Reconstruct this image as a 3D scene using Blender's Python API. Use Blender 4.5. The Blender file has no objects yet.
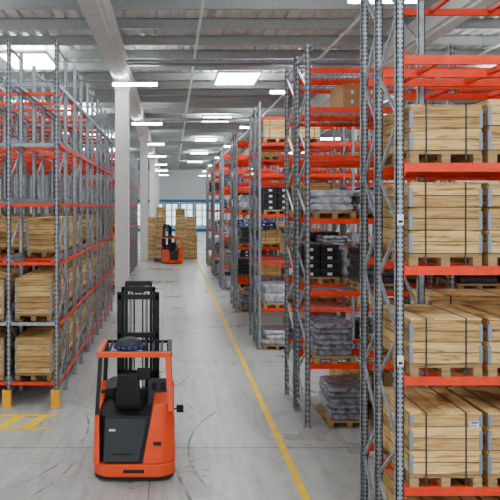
import bpy, math, random
from mathutils import Vector, Matrix, noise
random.seed(7)
scene=bpy.context.scene
COL=scene.collection

# ---------------------------------------------------------------- materials
def newmat(name):
    m=bpy.data.materials.new(name); m.use_nodes=True
    nt=m.node_tree; b=nt.nodes['Principled BSDF']
    return m,nt,b
def N(nt,t,**kw):
    n=nt.nodes.new(t)
    for k,v in kw.items(): setattr(n,k,v)
    return n
def simple(name,col,rough=0.5,metal=0.0,var=0.12,scale=6.0,emis=None,es=0,spec=None):
    m,nt,b=newmat(name)
    tc=N(nt,'ShaderNodeTexCoord'); nz=N(nt,'ShaderNodeTexNoise')
    nz.inputs['Scale'].default_value=scale; nz.inputs['Detail'].default_value=4
    nt.links.new(tc.outputs['Object'],nz.inputs['Vector'])
    r=N(nt,'ShaderNodeValToRGB')
    r.color_ramp.elements[0].position=.3; r.color_ramp.elements[1].position=.7
    r.color_ramp.elements[0].color=[c*(1-var) for c in col]+[1]
    r.color_ramp.elements[1].color=[min(1,c*(1+var)) for c in col]+[1]
    nt.links.new(nz.outputs['Fac'],r.inputs['Fac'])
    nt.links.new(r.outputs['Color'],b.inputs['Base Color'])
    b.inputs['Roughness'].default_value=rough; b.inputs['Metallic'].default_value=metal
    if spec is not None: b.inputs['Specular IOR Level'].default_value=spec
    if emis:
        b.inputs['Emission Color'].default_value=list(emis)+[1]
        b.inputs['Emission Strength'].default_value=es
    return m
M={}
M['orange']=simple('orange_paint',(0.80,0.042,0.008),0.5,spec=.3)
M['truck_orange']=simple('truck_orange_paint',(0.85,0.07,0.008),0.35,var=.05,spec=.4)
M['galv']=simple('galvanised_steel',(0.32,0.35,0.39),0.42,0.3,var=.3,scale=14)
M['galvd']=simple('steel_rail',(0.22,0.25,0.30),0.45,0.3)
M['slot']=simple('slot_dark',(0.02,0.02,0.025),0.8,spec=.2)
M['black']=simple('black_plastic',(0.012,0.013,0.015),0.5,spec=.3)
M['dark']=simple('dark_steel',(0.03,0.032,0.036),0.5,0.0,spec=.35)
M['strap']=simple('strap_black',(0.03,0.03,0.03),0.6)
M['rubber']=simple('rubber',(0.02,0.02,0.02),0.8)
M['blue']=simple('blue_lens',(0.015,0.04,0.3),0.25)
M['bluel']=simple('blue_print',(0.05,0.18,0.5),0.5)
M['yellow']=simple('yellow_paint',(0.92,0.42,0.01),0.5)
M['line']=simple('floor_line_yellow',(0.88,0.54,0.015),0.5,var=.14,scale=3)
M['white']=simple('white_paint',(0.8,0.8,0.78),0.5,var=.04)
M['label']=simple('label_white',(0.8,0.8,0.8),0.6,var=.03)
M['red']=simple('red_lens',(0.6,0.02,0.02),0.3)
M['conc']=simple('concrete_precast',(0.68,0.69,0.67),0.8,var=.06,scale=2)
M['roof']=simple('roof_sheet',(0.74,0.76,0.71),0.6,var=.05,scale=.6)
M['purlin']=simple('purlin_steel',(0.38,0.42,0.42),0.5,var=.08)
M['wallm']=simple('wall_panel',(0.88,0.9,0.92),0.6,var=.03)
M['bluep']=simple('blue_panel',(0.04,0.24,0.52),0.5)
M['glass']=simple('window_glow',(0.7,0.85,0.95),0.2,emis=(0.8,0.93,1),es=2.2)
M['sky']=simple('skylight_panel',(0.9,0.95,1),0.4,emis=(0.93,0.98,1.0),es=24)
M['lamp']=simple('lamp_tube',(1,1,1),0.4,emis=(0.97,0.98,1.0),es=54)
M['wrapg']=simple('stretch_wrap_grey',(0.2,0.2,0.24),0.25,var=.6,scale=9)
M['wrapl']=simple('stretch_wrap_clear',(0.4,0.41,0.46),0.2,var=.5,scale=9)
M['wrapd']=simple('stretch_wrap_dark',(0.04,0.042,0.05),0.3,var=.6,scale=9)
M['redbox']=simple('red_tote',(0.5,0.04,0.03),0.5)
M['bluebox']=simple('blue_tote',(0.03,0.12,0.4),0.5)
M['card']=simple('cardboard',(0.45,0.27,0.12),0.8)

def wood(name,c1,c2,c3):
    m,nt,b=newmat(name)
    tc=N(nt,'ShaderNodeTexCoord'); oi=N(nt,'ShaderNodeObjectInfo')
    add=N(nt,'ShaderNodeVectorMath',operation='MULTIPLY_ADD')
    mp=N(nt,'ShaderNodeMapping'); mp.inputs['Scale'].default_value=(2.2,2.2,30)
    comb=N(nt,'ShaderNodeCombineXYZ')
    mul=N(nt,'ShaderNodeMath',operation='MULTIPLY'); mul.inputs[1].default_value=37
    nt.links.new(oi.outputs['Random'],mul.inputs[0])
    for i in range(3): nt.links.new(mul.outputs[0],comb.inputs[i])
    add.inputs[1].default_value=(1,1,1)
    nt.links.new(tc.outputs['Object'],add.inputs[0]); nt.links.new(comb.outputs[0],add.inputs[2])
    nt.links.new(add.outputs[0],mp.inputs['Vector'])
    nz=N(nt,'ShaderNodeTexNoise'); nz.inputs['Scale'].default_value=1.0; nz.inputs['Detail'].default_value=6
    nz.inputs['Distortion'].default_value=.9
    nt.links.new(mp.outputs[0],nz.inputs['Vector'])
    r=N(nt,'ShaderNodeValToRGB'); cr=r.color_ramp
    cr.elements[0].position=.32; cr.elements[0].color=c1+(1,)
    cr.elements[1].position=.68; cr.elements[1].color=c3+(1,)
    e=cr.elements.new(.46); e.color=c2+(1,)
    nt.links.new(nz.outputs['Fac'],r.inputs['Fac'])
    hsv=N(nt,'ShaderNodeHueSaturation')
    mr=N(nt,'ShaderNodeMapRange'); mr.inputs['To Min'].default_value=.82; mr.inputs['To Max'].default_value=1.12
    nt.links.new(oi.outputs['Random'],mr.inputs['Value']); nt.links.new(mr.outputs[0],hsv.inputs['Value'])
    nt.links.new(r.outputs['Color'],hsv.inputs['Color'])
    nt.links.new(hsv.outputs['Color'],b.inputs['Base Color'])
    b.inputs['Roughness'].default_value=.75; b.inputs['Specular IOR Level'].default_value=.25
    return m
M['wood']=wood('pine_planks',(0.30,0.15,0.045),(0.66,0.42,0.16),(0.82,0.58,0.27))
M['woodb']=wood('pine_planks_dark',(0.22,0.11,0.035),(0.46,0.27,0.095),(0.64,0.41,0.17))
M['wood2']=wood('pallet_wood',(0.18,0.10,0.04),(0.36,0.22,0.09),(0.48,0.31,0.15))

def floor_mat():
    m,nt,b=newmat('polished_concrete_floor')
    tc=N(nt,'ShaderNodeTexCoord')
    def noise_ramp(scale,detail,p0,c0,p1,c1,mapping=None,dist=0,rough=.6):
        n=N(nt,'ShaderNodeTexNoise'); n.inputs['Scale'].default_value=scale; n.inputs['Detail'].default_value=detail
        n.inputs['Distortion'].default_value=dist; n.inputs['Roughness'].default_value=rough
        if mapping:
            mp=N(nt,'ShaderNodeMapping'); mp.inputs['Scale'].default_value=mapping[0]; mp.inputs['Rotation'].default_value=(0,0,mapping[1])
            nt.links.new(tc.outputs['Object'],mp.inputs['Vector']); nt.links.new(mp.outputs[0],n.inputs['Vector'])
        else: nt.links.new(tc.outputs['Object'],n.inputs['Vector'])
        r=N(nt,'ShaderNodeValToRGB'); e=r.color_ramp.elements
        e[0].position=p0; e[0].color=(c0,c0,c0,1); e[1].position=p1; e[1].color=(c1,c1,c1*.985,1)
        nt.links.new(n.outputs['Fac'],r.inputs['Fac']); return n,r
    n1,r1=noise_ramp(.5,8,.3,.37,.7,.52)
    n2,r2=noise_ramp(1.4,6,.34,.6,.5,1,((3.0,.16,1),.05),.8)
    n3,r3=noise_ramp(2.2,10,.36,.5,.48,1,None,1.2,.75)
    n4,r4=noise_ramp(1.1,5,.40,.6,.455,1,((2.2,.35,1),-.35),1.6)
    def mul(a,bn,f):
        mx=N(nt,'ShaderNodeMix',data_type='RGBA',blend_type='MULTIPLY'); mx.inputs['Factor'].default_value=f
        nt.links.new(a,mx.inputs[6]); nt.links.new(bn,mx.inputs[7]); return mx.outputs[2]
    c=mul(r1.outputs['Color'],r2.outputs['Color'],.5); c=mul(c,r3.outputs['Color'],.5); c=mul(c,r4.outputs['Color'],.42)
    nt.links.new(c,b.inputs['Base Color'])
    rr=N(nt,'ShaderNodeMapRange'); rr.inputs['To Min'].default_value=.16; rr.inputs['To Max'].default_value=.45
    nt.links.new(n1.outputs['Fac'],rr.inputs['Value']); nt.links.new(rr.outputs[0],b.inputs['Roughness'])
    return m
M['floor']=floor_mat()
def mark_mat():
    m,nt,b=newmat('tyre_rubber_trace')
    tc=N(nt,'ShaderNodeTexCoord'); n1=N(nt,'ShaderNodeTexNoise'); n1.inputs['Scale'].default_value=2; n1.inputs['Detail'].default_value=5
    nt.links.new(tc.outputs['Object'],n1.inputs['Vector'])
    mr=N(nt,'ShaderNodeMapRange'); mr.inputs['From Min'].default_value=.4; mr.inputs['From Max'].default_value=.7
    mr.inputs['To Min'].default_value=0; mr.inputs['To Max'].default_value=.6
    nt.links.new(n1.outputs['Fac'],mr.inputs['Value']); nt.links.new(mr.outputs[0],b.inputs['Alpha'])
    b.inputs['Base Color'].default_value=(.08,.08,.09,1); b.inputs['Roughness'].default_value=.6
    return m
M['mark']=mark_mat()

# ---------------------------------------------------------------- mesh builder
class MB:
    def __init__(s): s.v=[]; s.f=[]; s.m=[]; s.mats=[]
    def mi(s,k):
        if k not in s.mats: s.mats.append(k)
        return s.mats.index(k)
    def hexa(s,p,k):
        b=len(s.v); s.v+=[tuple(q) for q in p]; i=s.mi(k)
        for f in ((0,3,2,1),(4,5,6,7),(0,1,5,4),(1,2,6,5),(2,3,7,6),(3,0,4,7)):
            s.f.append(tuple(b+j for j in f)); s.m.append(i)
    def box(s,x0,x1,y0,y1,z0,z1,k):
        s.hexa([(x0,y0,z0),(x1,y0,z0),(x1,y1,z0),(x0,y1,z0),(x0,y0,z1),(x1,y0,z1),(x1,y1,z1),(x0,y1,z1)],k)
    def bar(s,a,b,w,h,k,up=(0,0,1)):
        a=Vector(a); b=Vector(b); d=(b-a).normalized(); u=Vector(up)
        if abs(d.dot(u))>.98: u=Vector((0,1,0))
        sd=d.cross(u).normalized()*w/2; uu=sd.cross(d).normalized()*h/2
        s.hexa([a-sd-uu,a+sd-uu,b+sd-uu,b-sd-uu,a-sd+uu,a+sd+uu,b+sd+uu,b-sd+uu],k)
    def cyl(s,a,b,r,k,n=16,r2=None):
        a=Vector(a); b=Vector(b); d=(b-a).normalized(); u=Vector((0,0,1))
        if abs(d.dot(u))>.98: u=Vector((0,1,0))
        e1=d.cross(u).normalized(); e2=d.cross(e1).normalized(); r2=r if r2 is None else r2
        base=len(s.v); i=s.mi(k)
        for c,rr in ((a,r),(b,r2)):
            for j in range(n):
                t=2*math.pi*j/n; s.v.append(tuple(c+e1*rr*math.cos(t)+e2*rr*math.sin(t)))
        for j in range(n):
            s.f.append((base+j,base+(j+1)%n,base+n+(j+1)%n,base+n+j)); s.m.append(i)
        s.f.append(tuple(base+j for j in reversed(range(n)))); s.m.append(i)
        s.f.append(tuple(base+n+j for j in range(n))); s.m.append(i)
    def prism(s,pts,z0,z1,k,pts2=None):
        n=len(pts); base=len(s.v); i=s.mi(k); p2=pts2 or pts
        s.v+=[(p[0],p[1],z0) for p in pts]+[(p[0],p[1],z1) for p in p2]
        for j in range(n):
            s.f.append((base+j,base+(j+1)%n,base+n+(j+1)%n,base+n+j)); s.m.append(i)
        s.f.append(tuple(base+j for j in reversed(range(n)))); s.m.append(i)
        s.f.append(tuple(base+n+j for j in range(n))); s.m.append(i)
    def mesh(s,name,smooth=False):
        me=bpy.data.meshes.new(name); me.from_pydata(s.v,[],s.f)
        for k in s.mats: me.materials.append(M[k])
        me.polygons.foreach_set('material_index',s.m)
        if smooth: me.polygons.foreach_set('use_smooth',[True]*len(s.f))
        me.update(); return me
    def obj(s,name,loc=(0,0,0),parent=None,bevel=0,smooth=False):
        me=s.mesh(name,smooth)
        import bmesh
        bm=bmesh.new(); bm.from_mesh(me); bmesh.ops.recalc_face_normals(bm,faces=bm.faces); bm.to_mesh(me); bm.free()
        o=place(me,name,loc)
        if parent: o.parent=parent
        if bevel:
            md=o.modifiers.new('bevel','BEVEL'); md.width=bevel; md.segments=3; md.limit_method='ANGLE'; md.angle_limit=.6
        return o
def place(me,name,loc,rz=0):
    o=bpy.data.objects.new(name,me); o.location=loc; o.rotation_euler=(0,0,rz); COL.objects.link(o); return o

# ---------------------------------------------------------------- room shell
XL,XR,YN,YF,ZR=-20.0,22.0,-4.0,120.0,10.8
b=MB(); b.box(XL,XR,YN,YF,-.2,0,'floor'); b.obj('floor')
b=MB()
for y in (5.0,12.2,19,26,33,40,47,54,61): b.box(XL+.1,XR-.1,y,y+.015,0.0005,.002,'dark')
b.box(-.35,-.338,YN,100,0.0005,.0022,'dark')
b.obj('floor_joints')
b=MB(); skl=[(3.1,y) for y in (2.9,18.2,33.5,48.8,64.1,79.4,94.7)]+[(-6.0,y) for y in (14.2,29.5,44.8,60.1,75.4,90.7)]+[(15,y) for y in (16,33,50,67)]+[(-16,y) for y in (24,41,58)]
x=XL; i=b.mi('roof')
while x<XR-.01:
    pr=[(x,ZR),(x+.22,ZR),(x+.28,ZR+.09),(x+.44,ZR+.09),(x+.5,ZR)]
    for j in range(4):
        q=len(b.v)
        b.v+=[(pr[j][0],YN,pr[j][1]),(pr[j+1][0],YN,pr[j+1][1]),(pr[j+1][0],YF,pr[j+1][1]),(pr[j][0],YF,pr[j][1])]
        b.f.append((q,q+1,q+2,q+3)); b.m.append(i)
    x+=.5
ceil=b.obj('ceiling')
b=MB(); b.box(XL,XR,YN,YF,ZR+.1,ZR+.3,'roof'); o=b.obj('roof_insulation'); 
b=MB()
y=0.0
while y<YF:
    b.box(XL,XR,y-.02,y+.02,ZR-.36,ZR-.002,'purlin'); b.box(XL,XR,y-.10,y+.02,ZR-.38,ZR-.36,'purlin'); b.box(XL,XR,y-.02,y+.1,ZR-.03,ZR-.004,'purlin')
    y+=2.45
b.obj('roof_purlins')
for k,(sx,sy) in enumerate(skl):
    b=MB(); w,l=1.0,1.6; zb=ZR-.46
    b.box(sx-w,sx+w,sy-l,sy+l,zb,zb+.03,'sky')
    for a in (-1,1):
        b.box(sx+a*w-.04,sx+a*w+.04,sy-l-.04,sy+l+.04,zb-.03,ZR-.385,'white')
        b.box(sx-w,sx+w,sy+a*l-.04,sy+a*l+.04,zb-.03,ZR-.385,'white')
    for a in (-.33,.33): b.box(sx+a*w-.015,sx+a*w+.015,sy-l,sy+l,zb-.02,zb,'white')
    b.obj('roof_skylight')
for gx in (-12.8,-2.2,8.4,19.0):
    b=MB(); b.box(gx-.35,gx+.35,YN,YF-.01,9.75,10.42,'conc'); b.box(gx-.2,gx+.2,YN,YF-.01,9.66,9.76,'conc'); b.obj('concrete_girder')
    for cy in (31.0,55.0,79.0,103.0):
        b=MB(); r=.3; c=.03
        b.prism([(-r+c,-r),(r-c,-r),(r,-r+c),(r,r-c),(r-c,r),(-r+c,r),(-r,r-c),(-r,-r+c)],0,9.3,'conc')
        b.prism([(-.3,-.3),(.3,-.3),(.3,.3),(-.3,.3)],9.3,9.655,'conc',[(-.42,-.42),(.42,-.42),(.42,.42),(-.42,.42)])
        b.obj('concrete_column',(gx,cy,0))
b=MB(); b.box(XL-.2,XL,YN,YF,0,ZR+.3,'wallm'); b.obj('wall_left')
b=MB(); b.box(XR,XR+.2,YN,YF,0,ZR+.3,'wallm'); b.obj('wall_right')
b=MB(); b.box(XL,XR,YF,YF+.2,0,ZR+.3,'wallm')
b.obj('wall_end')
b=MB(); b.box(XL,XR,YF-.06,YF,5.0,5.5,'bluep'); b.box(XL,XR,YF-.06,YF,0,.5,'bluep'); b.obj('trim_1')
for k in range(8):
    x0=-9+k*2.6; b=MB(); b.box(x0,x0+2.2,YF-.05,YF-.01,.9,4.8,'glass')
    for a in (0,1.05,2.1): b.box(x0+a,x0+a+.2,YF-.1,YF-.02,.9,4.8,'bluep')
    for z in (.9,2.4,3.6,4.7): b.box(x0,x0+2.2,YF-.1,YF-.02,z,z+.16,'bluep')
    b.obj('window_%d'%(k+1))
b=MB()
for x in (0.9,5.9,-8.5,12.0):
    b.cyl((x,YN,10.15),(x,YF-.1,10.15),.05,'white',10)
    for y in range(0,115,6): b.bar((x,y,10.2),(x,y,10.42),.02,.02,'galv')
b.obj('sprinkler_pipes')
b=MB()
for y in (27.6,45.7,61.9):
    b.cyl((-1.8,y,9.95),(8.0,y,9.95),.07,'galv',10)
    b.box(-1.8,8.0,y+.5,y+.8,9.9,9.98,'galvd')
b.obj('cable_tray')
for lx,off,n0 in ((-1.56,0,9),(-7.2,5,8),(5.35,2,9),(11.8,9.5,8),(-15.5,6,5)):  # some rows and the far-end lamps are added to brighten roof and end wall
    for n in range(n0):
        y=1.5+off+14*n
        if y>YF-1: continue
        b=MB(); b.box(-.95,.95,-.09,.09,.03,.07,'white'); b.box(-.93,.93,-.07,.07,-.01,.03,'lamp'); b.box(-.93,.93,-.07,.07,.07,.10,'lamp')  # glowing strip on top of the housing is added to brighten the ceiling
        for a in (-.7,.7): b.cyl((a,0,.1),(a,0,1.08),.008,'galvd',6)
        b.obj('strip_light',(lx,y,9.32))

# ---------------------------------------------------------------- floor paint
b=MB(); b.box(1.87,1.99,2,95,.002,.004,'line'); b.obj('floor_line_yellow')
b=MB()
b.box(-7.4,-2.3,14.05,14.17,.002,.004,'line'); b.box(-7.4,-2.3,13.2,13.3,.002,.004,'line'); 
for k in range(10):
    x0=-7.4+k*.5
    b.prism([(x0,13.3),(x0+.24,13.3),(x0+.46,14.05),(x0+.22,14.05)],.002,.004,'line')
b.obj('floor_hatch_yellow')
def arc(cx,cy,r,a0,a1,w):
    b=MB(); n=40; w*=.8
    for j in range(n):
        t0=math.radians(a0+(a1-a0)*j/n); t1=math.radians(a0+(a1-a0)*(j+1)/n); q=len(b.v)
        b.v+=[(cx+r*math.cos(t0),cy+r*math.sin(t0),.003),(cx+(r+w)*math.cos(t0),cy+(r+w)*math.sin(t0),.003),(cx+(r+w)*math.cos(t1),cy+(r+w)*math.sin(t1),.003),(cx+r*math.cos(t1),cy+r*math.sin(t1),.003)]
        b.f.append((q,q+1,q+2,q+3)); b.m.append(b.mi('mark'))
    b.obj('tyre_mark')
arc(5,12,4.7,150,225,.05); arc(-8,17,7.0,-20,15,.06); arc(-6,13,4.4,-50,20,.05)
arc(30,16,30.3,176,192,.07); arc(-10,24,9.5,-18,18,.06); arc(12,28,11.5,165,195,.06)
arc(-5.5,12,3.9,-60,10,.05); arc(4.5,16,4.3,140,200,.05)

# ---------------------------------------------------------------- goods meshes
def crate_mesh(w,d,h,nm='wooden_crate',straps=True,label=None):
    b=MB(); hw,hd=w/2,d/2
    for x in (-hw+.05,0,hw-.05):
        for y in (-hd+.07,0,hd-.07): b.box(x-.05,x+.05,y-.07,y+.07,.022,.1,'wood2')
        b.box(x-.05,x+.05,-hd,hd,0,.022,'wood2')
    for y in (-hd+.07,0,hd-.07): b.box(-hw,hw,y-.06,y+.06,.1,.12,'wood2')
    n=7
    for j in range(n):
        y=-hd+d*(j+.5)/n; b.box(-hw,hw,y-d/n*.42,y+d/n*.42,.12,.142,'wood2')
    z=.145; nb=max(3,round((h-z-.02)/.125)); bh=(h-z-.02)/nb
    b.box(-hw+.03,hw-.03,-hd+.03,hd-.03,z,h-.025,'slot')
    for j in range(nb):
        a,c=z+j*bh+.005,z+(j+1)*bh-.005; t=.006*random.random(); L=random.choice(['wood','wood','woodb'])
        b.box(-hw+.01,hw-.01,-hd+t,-hd+.028,a,c,L); b.box(-hw+.01,hw-.01,hd-.028,hd-t,a,c,L)
        b.box(-hw+t,-hw+.028,-hd+.03,hd-.03,a,c,L); b.box(hw-.028,hw-t,-hd+.03,hd-.03,a,c,L)
        if j%2==0:
            m1,m2=a+.0,min(h-.02,a+bh*1.6)
            for sx in (-1,1):
                for sy in (-1,1):
                    x=sx*hw; y=sy*hd; g=.036
                    b.box(min(x,x-sx*g),max(x,x-sx*g),min(y-sy*.004,y+sy*.005),max(y-sy*.004,y+sy*.005),m1,m2,'galvd')
                    b.box(min(x-sx*.004,x+sx*.005),max(x-sx*.004,x+sx*.005),min(y,y-sy*g),max(y,y-sy*g),m1,m2,'galvd')
    n=6
    for j in range(n):
        x=-hw+w*(j+.5)/n; b.box(x-w/n*.48,x+w/n*.48,-hd+.005,hd-.005,h-.02,h,random.choice(['wood','wood','woodb']))
    if straps:
        for sx in (-.25,.25):
            x=sx*w*1.1
            b.box(x-.009,x+.009,-hd-.006,-hd,.02,h+.003,'strap'); b.box(x-.009,x+.009,hd,hd+.006,.02,h+.003,'strap'); b.box(x-.009,x+.009,-hd,hd,h,h+.004,'strap')
    if label:
        lx,lz,lw,lh=label; b.box(lx,lx+lw,-hd-.004,-hd+.01,lz,lz+lh,'label'); b.box(lx+.01,lx+lw-.01,-hd-.006,-hd-.004,lz+lh*.55,lz+lh*.9,'bluel'); b.box(lx+.01,lx+lw*.7,-hd-.006,-hd-.004,lz+lh*.15,lz+lh*.3,'slot')
    return b.mesh(nm)
CR={}
for h in (.66,.84,.95,.72): CR[h]=crate_mesh(.82,1.16,h,label=(.27,h-.16,.1,.07) if h in(.84,.72) else None)
CRL=crate_mesh(1.3,.8,.7,label=(-.5,.45,.4,.09))
CR2=crate_mesh(.78,1.16,.9,straps=False)

def pallet_part(b,hw=.4,hd=.58):
    for x in (-hw+.05,0,hw-.05):
        for y in (-hd+.07,0,hd-.07): b.box(x-.05,x+.05,y-.07,y+.07,.022,.1,'wood2')
        b.box(x-.05,x+.05,-hd,hd,0,.022,'wood2')
    b.box(-hw,hw,-hd,hd,.1,.14,'wood2')
def wrapped_mesh(h,mat,seed,lay=.13):
    rnd=random.Random(seed); b=MB(); pallet_part(b); n=max(2,int((h-.14)/lay)); z=.14; lh=(h-.14)/n
    for j in range(n):
        hw=.39+rnd.uniform(-.04,.02); hd=.56+rnd.uniform(-.05,.02); ox=rnd.uniform(-.015,.015)
        N_=36; rows=[]
        for zz,ins in ((0,.03),(.25,.0),(.75,.0),(1,.035)):
            ring=[]
            for t in range(N_):
                a=2*math.pi*t/N_; ca,sa=math.cos(a),math.sin(a)
                e=.28; px=math.copysign(abs(ca)**e,ca)*(hw-ins); py=math.copysign(abs(sa)**e,sa)*(hd-ins)
                nn=noise.noise(Vector((px*5+seed,py*5,j*2.3+zz)))*.03
                ring.append((px*(1+nn)+ox,py*(1+nn),z+zz*lh*.99))
            rows.append(ring)
        base=len(b.v); k=b.mi(mat)
        for r in rows: b.v+=r
        for r in range(3):
            for t in range(N_):
                b.f.append((base+r*N_+t,base+r*N_+(t+1)%N_,base+(r+1)*N_+(t+1)%N_,base+(r+1)*N_+t)); b.m.append(k)
        b.f.append(tuple(base+3*N_+t for t in range(N_))); b.m.append(k)
        z+=lh
    return b.mesh('wrapped_pallet')
WR=[wrapped_mesh(.75,'wrapg',1,.09),wrapped_mesh(.55,'wrapl',2),wrapped_mesh(.9,'wrapg',3,.2),wrapped_mesh(.7,'wrapl',9,.28)]
WD=[wrapped_mesh(.6,'wrapd',4,.2),wrapped_mesh(.8,'wrapd',5)]
def bins_mesh(k1='black',k2='dark'):
    b=MB(); pallet_part(b)
    for j in range(4):
        z=.14+j*.17
        for sx in (-.2,.2):
            for sy in (-.42,-.14,.14,.42):
                b.box(sx-.185,sx+.185,sy-.13,sy+.13,z,z+.13,k1); b.box(sx-.195,sx+.195,sy-.135,sy+.135,z+.13,z+.16,k2)
                b.box(sx-.05,sx+.05,sy-.134,sy-.128,z+.03,z+.09,'label' if sy<-.3 else 'yellow')
    return b.mesh('stacked_plastic_bins')
BN=bins_mesh(); BNR=bins_mesh('redbox','redbox'); BNB=bins_mesh('bluebox','bluebox')
def cartons_mesh():
    b=MB(); pallet_part(b)
    for j in range(3):
        z=.14+j*.2
        for sx in (-.2,.2):
            for sy in (-.4,0,.4):
                if j==2 and sx>0 and sy<0: continue
                b.box(sx-.195,sx+.195,sy-.19,sy+.19,z,z+.195,'card'); b.box(sx-.025,sx+.025,sy-.192,sy+.192,z+.12,z+.197,'label')
    return b.mesh('stacked_cartons')
CT=cartons_mesh()

# ---------------------------------------------------------------- racks
def post(b,x,y,H,slots=False,w=.09,d=.07,k='galv',sp=.05):
    b.box(x-w/2,x+w/2,y-d/2,y-d/2+.012,0,H,k)
    b.box(x-w/2,x-w/2+.012,y-d/2,y+d/2,0,H,k); b.box(x+w/2-.012,x+w/2,y-d/2,y+d/2,0,H,k)
    b.box(x-w/2+.012,x-w/2+.03,y+d/2-.01,y+d/2,0,H,k); b.box(x+w/2-.03,x+w/2-.012,y+d/2-.01,y+d/2,0,H,k)
    b.box(x-w*.8,x+w*.8,y-d*.9,y+d*.9,0,.01,k)
    if slots:
        z=.1
        while z<H-.05:
            for s in (-.022,.022):
                b.box(x+s-.008,x+s+.008,y-d/2-.0015,y-d/2+.002,z,z+sp*.5,'slot')
            b.box(x-w/2-.0015,x-w/2+.002,y-.008,y+.008,z,z+sp*.5,'slot')
            z+=sp
def lattice(b,x,y0,y1,H,k='galv',step=.62):
    z=.25; s=0
    b.bar((x,y0,z),(x,y1,z),.04,.03,k)
    while z+step<H:
        a,c=(y0,y1) if s==0 else (y1,y0)
        b.bar((x,a,z),(x,c,z+step),.035,.03,k); z+=step; s^=1
    b.bar((x,y0,H-.15),(x,y1,H-.15),.04,.03,k)
def beamx(b,x0,x1,y,zt,k='orange',h=.12,d=.05):
    b.box(x0+.045,x1-.045,y-d/2,y+d/2,zt-h,zt,k)
    b.box(x0+.046,x1-.046,y-d/2-.004,y-d/2+.001,zt-h*.62,zt-h*.38,k)
    for xx in (x0+.045,x1-.055): b.box(xx,xx+.01,y-.045,y+.045,zt-h-.05,zt+.05,k)
def rack(name,x0,nb,bw,pairs,H,levels,slots=False,deck=True,sp=.05,step=.62,bh=.12):
    b=MB()
    for i in range(nb+1):
        x=x0+i*bw
        for pr in pairs:
            for y in pr: post(b,x,y,H,slots and i<2,sp=sp)
            for q in range(len(pr)-1): lattice(b,x,pr[q],pr[q+1],H,step=step)
        if len(pairs)>1:
            for z in (1.5,3.5,5.5,H-.3): b.bar((x,pairs[0][-1],z),(x,pairs[1][0],z),.04,.04,'galv')
    for i in range(nb):
        xa,xb=x0+i*bw,x0+(i+1)*bw
        for pr in pairs:
            for z in levels:
                for y in pr: beamx(b,xa,xb,y,z,h=bh)
                if deck:
                    k=xa+.15
                    while k<xb-.1:
                        b.box(k-.006,k+.006,pr[0]+.03,pr[-1]-.03,z-.045,z-.03,'galvd'); k+=.1
                    for q in (.25,.5,.75):
                        yy=pr[0]+(pr[-1]-pr[0])*q; b.box(xa+.08,xb-.08,yy-.01,yy+.01,z-.05,z-.03,'galvd')
                else:
                    for q in (.18,.5,.82):
                        k=xa+(xb-xa)*q; b.box(k-.03,k+.03,pr[0]+.03,pr[-1]-.03,z-.07,z-.005,'orange')
    return b.obj(name)
X0=2.58; BW=2.75
NL=[1.03,2.28,3.53,4.70,5.92]
rack('pallet_rack',X0,2,BW,[(7.95,8.75,9.4)],9.0,NL+[7.2],slots=True,deck=False,sp=.055,bh=.1)
rack('pallet_rack',3.42,2,BW,[(9.62,10.6)],9.0,NL+[7.2],slots=False,deck=False,bh=.1)
L2=[1.22,2.6,3.98,5.18,6.1,6.85]
RY=[13.33,20.6,28.0,35.3,42.6,49.9]
for n,y in enumerate(RY):
    rack('pallet_rack',X0,3,BW,[(y,y+1.1),(y+1.3,y+2.4)],7.3,L2,slots=(n==0),deck=(n<2),sp=.1,bh=.1)
def put(me,nm,x,y,z,rz=0): return place(me,nm,(x,y,z),rz)
cy=7.9+.6
for z,h,h2 in ((NL[3],.66,.72),(NL[2],.95,.95),(NL[1],.66,.66),(NL[0],.84,.84),(0,.84,.84)):
    put(CR[h],'wooden_crate',X0+.52,cy,z,random.uniform(-.008,.008)); put(CR[h2],'wooden_crate',X0+1.41,cy,z)
    put(CR[h],'wooden_crate',X0+2.28,cy,z)
    for q in range(3): put(CR[.84],'wooden_crate',X0+BW+.52+q*.88,cy,z)
for z in (NL[0],NL[1]): put(CRL,'wooden_crate',4.2,10.05,z); put(CRL,'wooden_crate',5.53,10.05,z)
for n,y in enumerate(RY):
    for r,yy in enumerate((y+.55,y+1.85)):
        for i in range(3 if n==0 else 2):
            for z in [0.0]+L2[:5]:
                for q in range(3):
                    x=X0+i*BW+.52+q*.86; ra=random.random()
                    if z>=5.1 and ra<.8: continue
                    if z>=3.9 and ra<.4: continue
                    if ra<.24: continue
                    if n>0 and i==1 and r==1: continue
                    t=random.random()
                    if n==0 and i==0:
                        if r==0 and z==0.0:
                            if q==0: put(WR[0],'wrapped_pallet',x+.28,yy,z); 
                            continue
                        if r==1 and q==0 and z<1.3: continue
                        if r==0 and q==0 and z==1.22: put(WR[0],'wrapped_pallet',x,yy,z); continue
                        if r==0 and q==0 and z in (2.6,5.18): continue
                        if r==1 and z==2.6 and q<2: put((BN,WR[3])[q],('stacked_plastic_bins','wrapped_pallet')[q],x,yy,z); continue
                        if r==0 and z==3.98: put(WR[1],'wrapped_pallet',x,yy,z); continue
                    if t<.36: put(random.choice((WR[0],WR[1],WR[3])),'wrapped_pallet',x,yy,z)
                    elif t<.54: put(random.choice(WD),'wrapped_pallet',x,yy,z)
                    elif t<.70: put(BN,'stacked_plastic_bins',x,yy,z)
                    elif t<.73: put(BNR,'stacked_plastic_bins',x,yy,z)
                    elif t<.77: put(BNB,'stacked_plastic_bins',x,yy,z)
                    elif t<.88: put(CT,'stacked_cartons',x,yy,z)
                    else: put(CR[.66] if t<.95 else CR[.72],'wooden_crate',x,yy,z)

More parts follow.
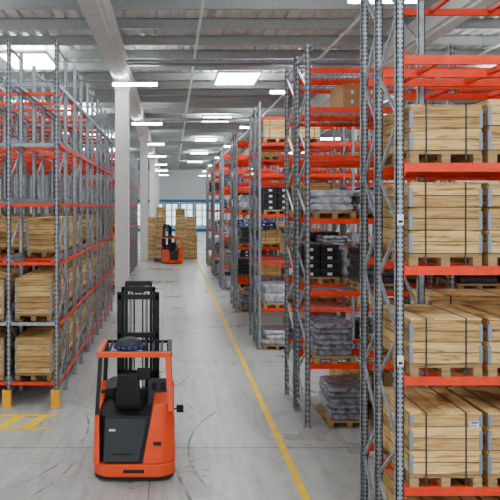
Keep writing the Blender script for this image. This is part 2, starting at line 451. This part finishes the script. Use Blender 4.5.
# left deep lane racking
LV=[.5,1.77,3.05,4.3,5.58,6.85]
def lane_rack(xs,ys,H,name):
    b=MB()
    for x in xs:
        for j,y in enumerate(ys): post(b,x,y,H,slots=(j==0 and x>-3.6),w=.085,sp=.1)
        for j in range(0,len(ys)-1,2): lattice(b,x,ys[j],ys[j+1],H,step=.75)
        for z in LV:
            for s in (-1,1):
                xx=x+s*.085
                if xs[-1]-.02<=xx<=xs[0]+.02: b.box(xx-.03,xx+.03,ys[0]-.05,ys[-1]+.05,z-.02,z,'galvd'); b.box(x+s*.05-.008,x+s*.05+.008,ys[0]-.05,ys[-1]+.05,z-.02,z+.1,'galvd')
            b.box(x+.045,x+.06,ys[0],ys[-1],z-.09,z-.02,'orange' if x==xs[0] and z<6 else 'galv')
    for i in range(len(xs)-1):
        for j,y in enumerate(ys):
            for n,z in enumerate(LV): 
                b.box(xs[i+1]+.045,xs[i]-.045,y-.03,y+.03,z-.09,z-.021,'galv' if (j==0 and n in (1,4,5)) else 'orange' )
    o=b.obj(name)
    for x in xs:
        b=MB(); b.box(-.09,.09,-.03,.0,0,.36,'yellow'); b.box(-.09,-.07,0,.10,0,.36,'yellow'); b.box(.07,.09,0,.10,0,.36,'yellow'); b.box(-.13,.13,-.06,.10,0,.012,'yellow')
        b.obj('rack_post_guard',(x,ys[0]-.2,0),bevel=.006)
    for i in range(len(xs)-1):
        xc=(xs[i]+xs[i+1])/2
        for li,z in enumerate(LV[:3]):
            y=ys[0]+.62
            while y<ys[-1]-.5:
                p=[.95,.95,.5][li]
                if (i==0 and y<ys[0]+1 and li<2) or random.random()<p:
                    if not(li>=2 and y<ys[0]+1): put(CR2,'wooden_crate',xc,y,z)
                y+=1.24
xs=[-2.45-1.02*i for i in range(6)]
ys=[14.9]
for k in range(10): ys.append(ys[-1]+(1.2 if k%2==0 else 1.5))
lane_rack(xs,ys,7.75,'deep_lane_rack')
ys2=[33.5]
for k in range(14): ys2.append(ys2[-1]+(1.2 if k%2==0 else 1.5))
lane_rack([-2.6-1.02*i for i in range(4)],ys2,7.75,'deep_lane_rack')

def stack(x0,nx,y,nzs):
    for i in range(nx):
        z=0
        for j in range(nzs[i%len(nzs)]):
            h=random.choice([.84,.95,.72]); put(CR[h],'wooden_crate',x0+i*.87,y+random.uniform(-.03,.03),z); z+=h+.005
stack(-1.75,2,56.5,[3,4]); stack(.75,2,57,[4,3]); stack(.7,2,60,[5,4]); stack(-1.8,2,60,[4,5])

# ---------------------------------------------------------------- reach truck
def rr(x0,x1,y0,y1,rs):
    pts=[]
    C=[(x0,y0,1,1,180),(x1,y0,-1,1,270),(x1,y1,-1,-1,0),(x0,y1,1,-1,90)]
    for (x,y,sx,sy,a0),r in zip(C,rs):
        if r<=0: pts.append((x,y)); continue
        for j in range(9):
            a=math.radians(a0+90*j/8); pts.append((x+sx*r+r*math.cos(a),y+sy*r+r*math.sin(a)))
    return pts
def truck(loc,rz=0):
    e=bpy.data.objects.new('reach_truck',None); COL.objects.link(e)
    P=e
    b=MB(); b.prism(rr(-.62,.62,.015,1.25,(.29,.29,.02,.02)),.035,.09,'black'); b.obj('bumper',parent=P,bevel=.01)
    b=MB(); b.prism(rr(-.635,.635,0,1.25,(.3,.3,.02,.02)),.085,.28,'truck_orange'); b.obj('skirt',parent=P,bevel=.03)
    b=MB(); b.prism(rr(-.60,.60,.05,1.2,(.28,.28,.02,.02)),.28,.98,'black',rr(-.57,.57,.14,1.2,(.26,.26,.02,.02)))
    b.obj('machine_body',parent=P,bevel=.02)
    b=MB(); b.prism(rr(.13,.632,.01,1.2,(.03,.3,.02,.02)),.28,1.18,'truck_orange',rr(.30,.61,.1,1.2,(.03,.26,.02,.02))); b.obj('side_hood',parent=P,bevel=.04)
    b=MB(); b.prism(rr(-.632,-.52,.02,1.2,(.11,.01,.01,.02)),.28,1.05,'truck_orange',rr(-.61,-.54,.12,1.2,(.06,.01,.01,.02))); b.obj('side_cheek',parent=P,bevel=.02)
    b=MB(); b.hexa([(-.46,-.005,.32),(.08,-.005,.32),(.12,.2,.32),(-.46,.2,.32),(-.44,.09,.95),(.2,.09,.95),(.2,.25,.95),(-.44,.25,.95)],'dark')
    for z in (.42,.48,.54): b.box(-.34,.0,-.012+.13*(z-.34)/.6*1.2,.05,z,z+.022,'black')
    b.box(-.38,-.28,.05,.1,.77,.80,'label')
    b.obj('rear_panel',parent=P,bevel=.015)
    b=MB(); b.box(.30,.42,.0,.05,.57,.61,'black'); b.box(-.16,.16,-.004,.01,.15,.20,'black')
    b.cyl((.53,.06,.95),(.53,.02,.95),.035,'red'); b.obj('rear_markings',parent=P)
    b=MB(); b.prism(rr(-.32,.12,.42,.92,(.08,.08,.08,.08)),.98,1.1,'black'); b.hexa([(-.32,.33,1.05),(.12,.33,1.05),(.12,.46,1.05),(-.32,.46,1.05),(-.26,.24,1.6),(.06,.24,1.6),(.06,.33,1.6),(-.26,.33,1.6)],'black')
    b.obj('driver_seat',parent=P,bevel=.04)
    b=MB(); b.hexa([(.18,.7,.98),(.56,.7,.98),(.56,1.15,.98),(.18,1.15,.98),(.2,.78,1.2),(.54,.78,1.2),(.54,1.15,1.32),(.2,1.15,1.32)],'dark')
    b.box(.26,.34,.8,.84,1.2,1.33,'black'); b.box(.4,.48,.8,.84,1.2,1.33,'black')
    b.cyl((-.35,1.0,.98),(-.37,.95,1.28),.03,'black',10); b.cyl((-.37,.95,1.28),(-.375,.94,1.30),.15,'black',20)
    b.box(.0,.22,1.1,1.13,1.3,1.5,'dark'); b.obj('controls',parent=P,bevel=.012)
    b=MB(); b.box(-.62,.62,1.18,1.34,.28,1.12,'dark'); b.box(-.62,-.5,1.18,1.34,1.1,1.25,'truck_orange'); b.box(.5,.62,1.18,1.34,1.1,1.25,'truck_orange'); b.obj('front_bulkhead',parent=P,bevel=.015)
    b=MB()
    for (p,q,k,w) in (((.57,.12,1.05),(.52,.26,1.87),'truck_orange',.085),((-.57,.12,1.0),(-.53,.26,1.87),'black',.06),((-.56,1.28,1.1),(-.53,1.32,1.87),'black',.07),((.56,1.28,1.1),(.53,1.32,1.87),'black',.07)):
        b.bar(p,q,w,w,k)
    b.obj('guard_pillars',parent=P,bevel=.015)
    b=MB()
    b.bar((-.57,.26,1.9),(.57,.26,1.9),.09,.08,'truck_orange'); b.bar((-.57,1.33,1.9),(.57,1.33,1.9),.05,.05,'black')
    for s in (-1,1): b.bar((s*.55,.22,1.9),(s*.55,1.36,1.9),.07,.07,'truck_orange' if s<0 else 'black')
    for k in range(7): 
        x=-.42+.14*k; b.bar((x,.28,1.9),(x,1.33,1.9),.035,.045,'black')
    b.box(-.5,.5,.32,.4,1.87,1.93,'black')
    b.obj('overhead_guard',parent=P,bevel=.012)
    b=MB(); b.cyl((-.1,.62,1.93),(-.1,.62,2.0),.25,'black',28); b.cyl((-.1,.62,2.0),(-.1,.62,2.07),.21,'dark',28,.17); b.cyl((-.1,.62,2.07),(-.1,.62,2.1),.14,'dark',20,.1)
    for a in range(7):
        t=-2.7+a*.4; b.box(-.1+.24*math.cos(t)-.03,-.1+.24*math.cos(t)+.03,.62+.25*math.sin(t)-.02,.62+.25*math.sin(t)+.01,1.95,2.0,'blue')
    b.obj('roof_beacon',parent=P,bevel=.008)
    b=MB()
    for s in (-1,1):
        for k,(xo,yo,zt,w) in enumerate(((.33,1.52,2.72,.07),(.27,1.58,2.80,.05),(.215,1.64,2.88,.045))):
            b.box(s*xo-w/2,s*xo+w/2,yo-.06,yo-.04,.12,zt,'black'); b.box(s*xo-w/2,s*xo+w/2,yo+.04,yo+.06,.12,zt,'black')
            xi=s*(xo+w/2-.01); b.box(xi-.01,xi+.01,yo-.05,yo+.05,.12,zt,'black')
        b.cyl((s*.14,1.6,.2),(s*.14,1.6,2.0),.035,'dark',14); b.cyl((s*.14,1.6,2.0),(s*.14,1.6,2.7),.022,'galvd',12)
        b.box(s*.075-.012,s*.075+.012,1.56,1.57,.3,2.78,'slot')
    for z,yo,w in ((2.66,1.5,.72),(2.79,1.56,.58),(2.88,1.64,.46),(.45,1.5,.7),(1.35,1.5,.7),(2.0,1.5,.7)):
        b.box(-w/2,w/2,yo-.04,yo+.04,z-.06,z+.02,'black')
    b.cyl((-.1,1.58,2.76),(.1,1.58,2.76),.06,'dark',16)
    b.obj('mast',parent=P)
    b=MB()
    for s in (-1,1):
        b.box(s*.56-.07,s*.56+.07,1.2,2.5,.08,.30,'black'); b.box(s*.56-.075,s*.56+.075,2.5,2.62,.1,.24,'dark')
        b.cyl((s*.56-.05,2.4,.14),(s*.56+.05,2.4,.14),.14,'rubber',24); b.cyl((s*.56-.08,2.4,.14),(s*.56+.08,2.4,.14),.06,'galv',12)
        b.cyl((s*.50,1.0,.12),(s*.60,1.0,.12),.12,'rubber',20)
    b.cyl((-.12,.35,.16),(.1,.35,.16),.16,'rubber',24)
    b.obj('support_legs',parent=P,bevel=.01)
    b=MB()
    b.box(-.36,.36,1.76,1.80,.25,.33,'dark'); b.box(-.36,.36,1.76,1.80,.62,.70,'dark')
    for s in (-1,1):
        b.box(s*.32-.03,s*.32+.03,1.68,1.8,.25,1.15,'dark')
        b.box(s*.22-.05,s*.22+.05,1.80,1.84,.2,.75,'dark'); b.hexa([(s*.22-.05,1.80,.2),(s*.22+.05,1.80,.2),(s*.22+.05,2.9,.22),(s*.22-.05,2.9,.22),(s*.22-.05,1.80,.24),(s*.22+.05,1.80,.24),(s*.22+.05,2.9,.235),(s*.22-.05,2.9,.235)],'dark')
    for k in range(5): b.box(-.3+.15*k-.01,-.3+.15*k+.01,1.77,1.79,.7,1.15,'dark')
    b.box(-.36,.36,1.76,1.80,1.13,1.17,'dark')
    b.obj('fork_carriage',parent=P)
    b=MB(); b.bar((.58,1.25,.75),(.72,1.25,.8),.025,.025,'black'); b.box(.66,.78,1.2,1.27,.72,.84,'black'); b.bar((-.5,.9,.98),(-.5,.9,1.2),.03,.03,'black'); b.obj('side_lamp',parent=P,bevel=.01)
    e.location=loc; e.rotation_euler=(0,0,rz)
    return e
truck((-.585,10.65,0),0.0)
truck((.35,51.5,0),math.radians(28))

b=MB()
for z,y in ((4.0,0),(2.4,0)): 
    b.box(-.035,.035,-.004,.0,z,z+.12,'label'); b.box(-.025,.025,-.006,-.004,z+.02,z+.05,'slot')
b.obj('rack_sign',(X0,7.908,0))

# ---------------------------------------------------------------- world / camera
w=bpy.data.worlds.new('world'); scene.world=w; w.use_nodes=True
bg=w.node_tree.nodes['Background']; bg.inputs[0].default_value=(.92,.96,1,1); bg.inputs[1].default_value=1.7
cam=bpy.data.cameras.new('camera'); co=bpy.data.objects.new('camera',cam); COL.objects.link(co)
co.location=(0,0,4.2); co.rotation_euler=(math.radians(90),0,0)
cam.lens=50.4; cam.sensor_width=36; cam.shift_x=.156; cam.shift_y=-.086; cam.clip_end=400
scene.camera=co
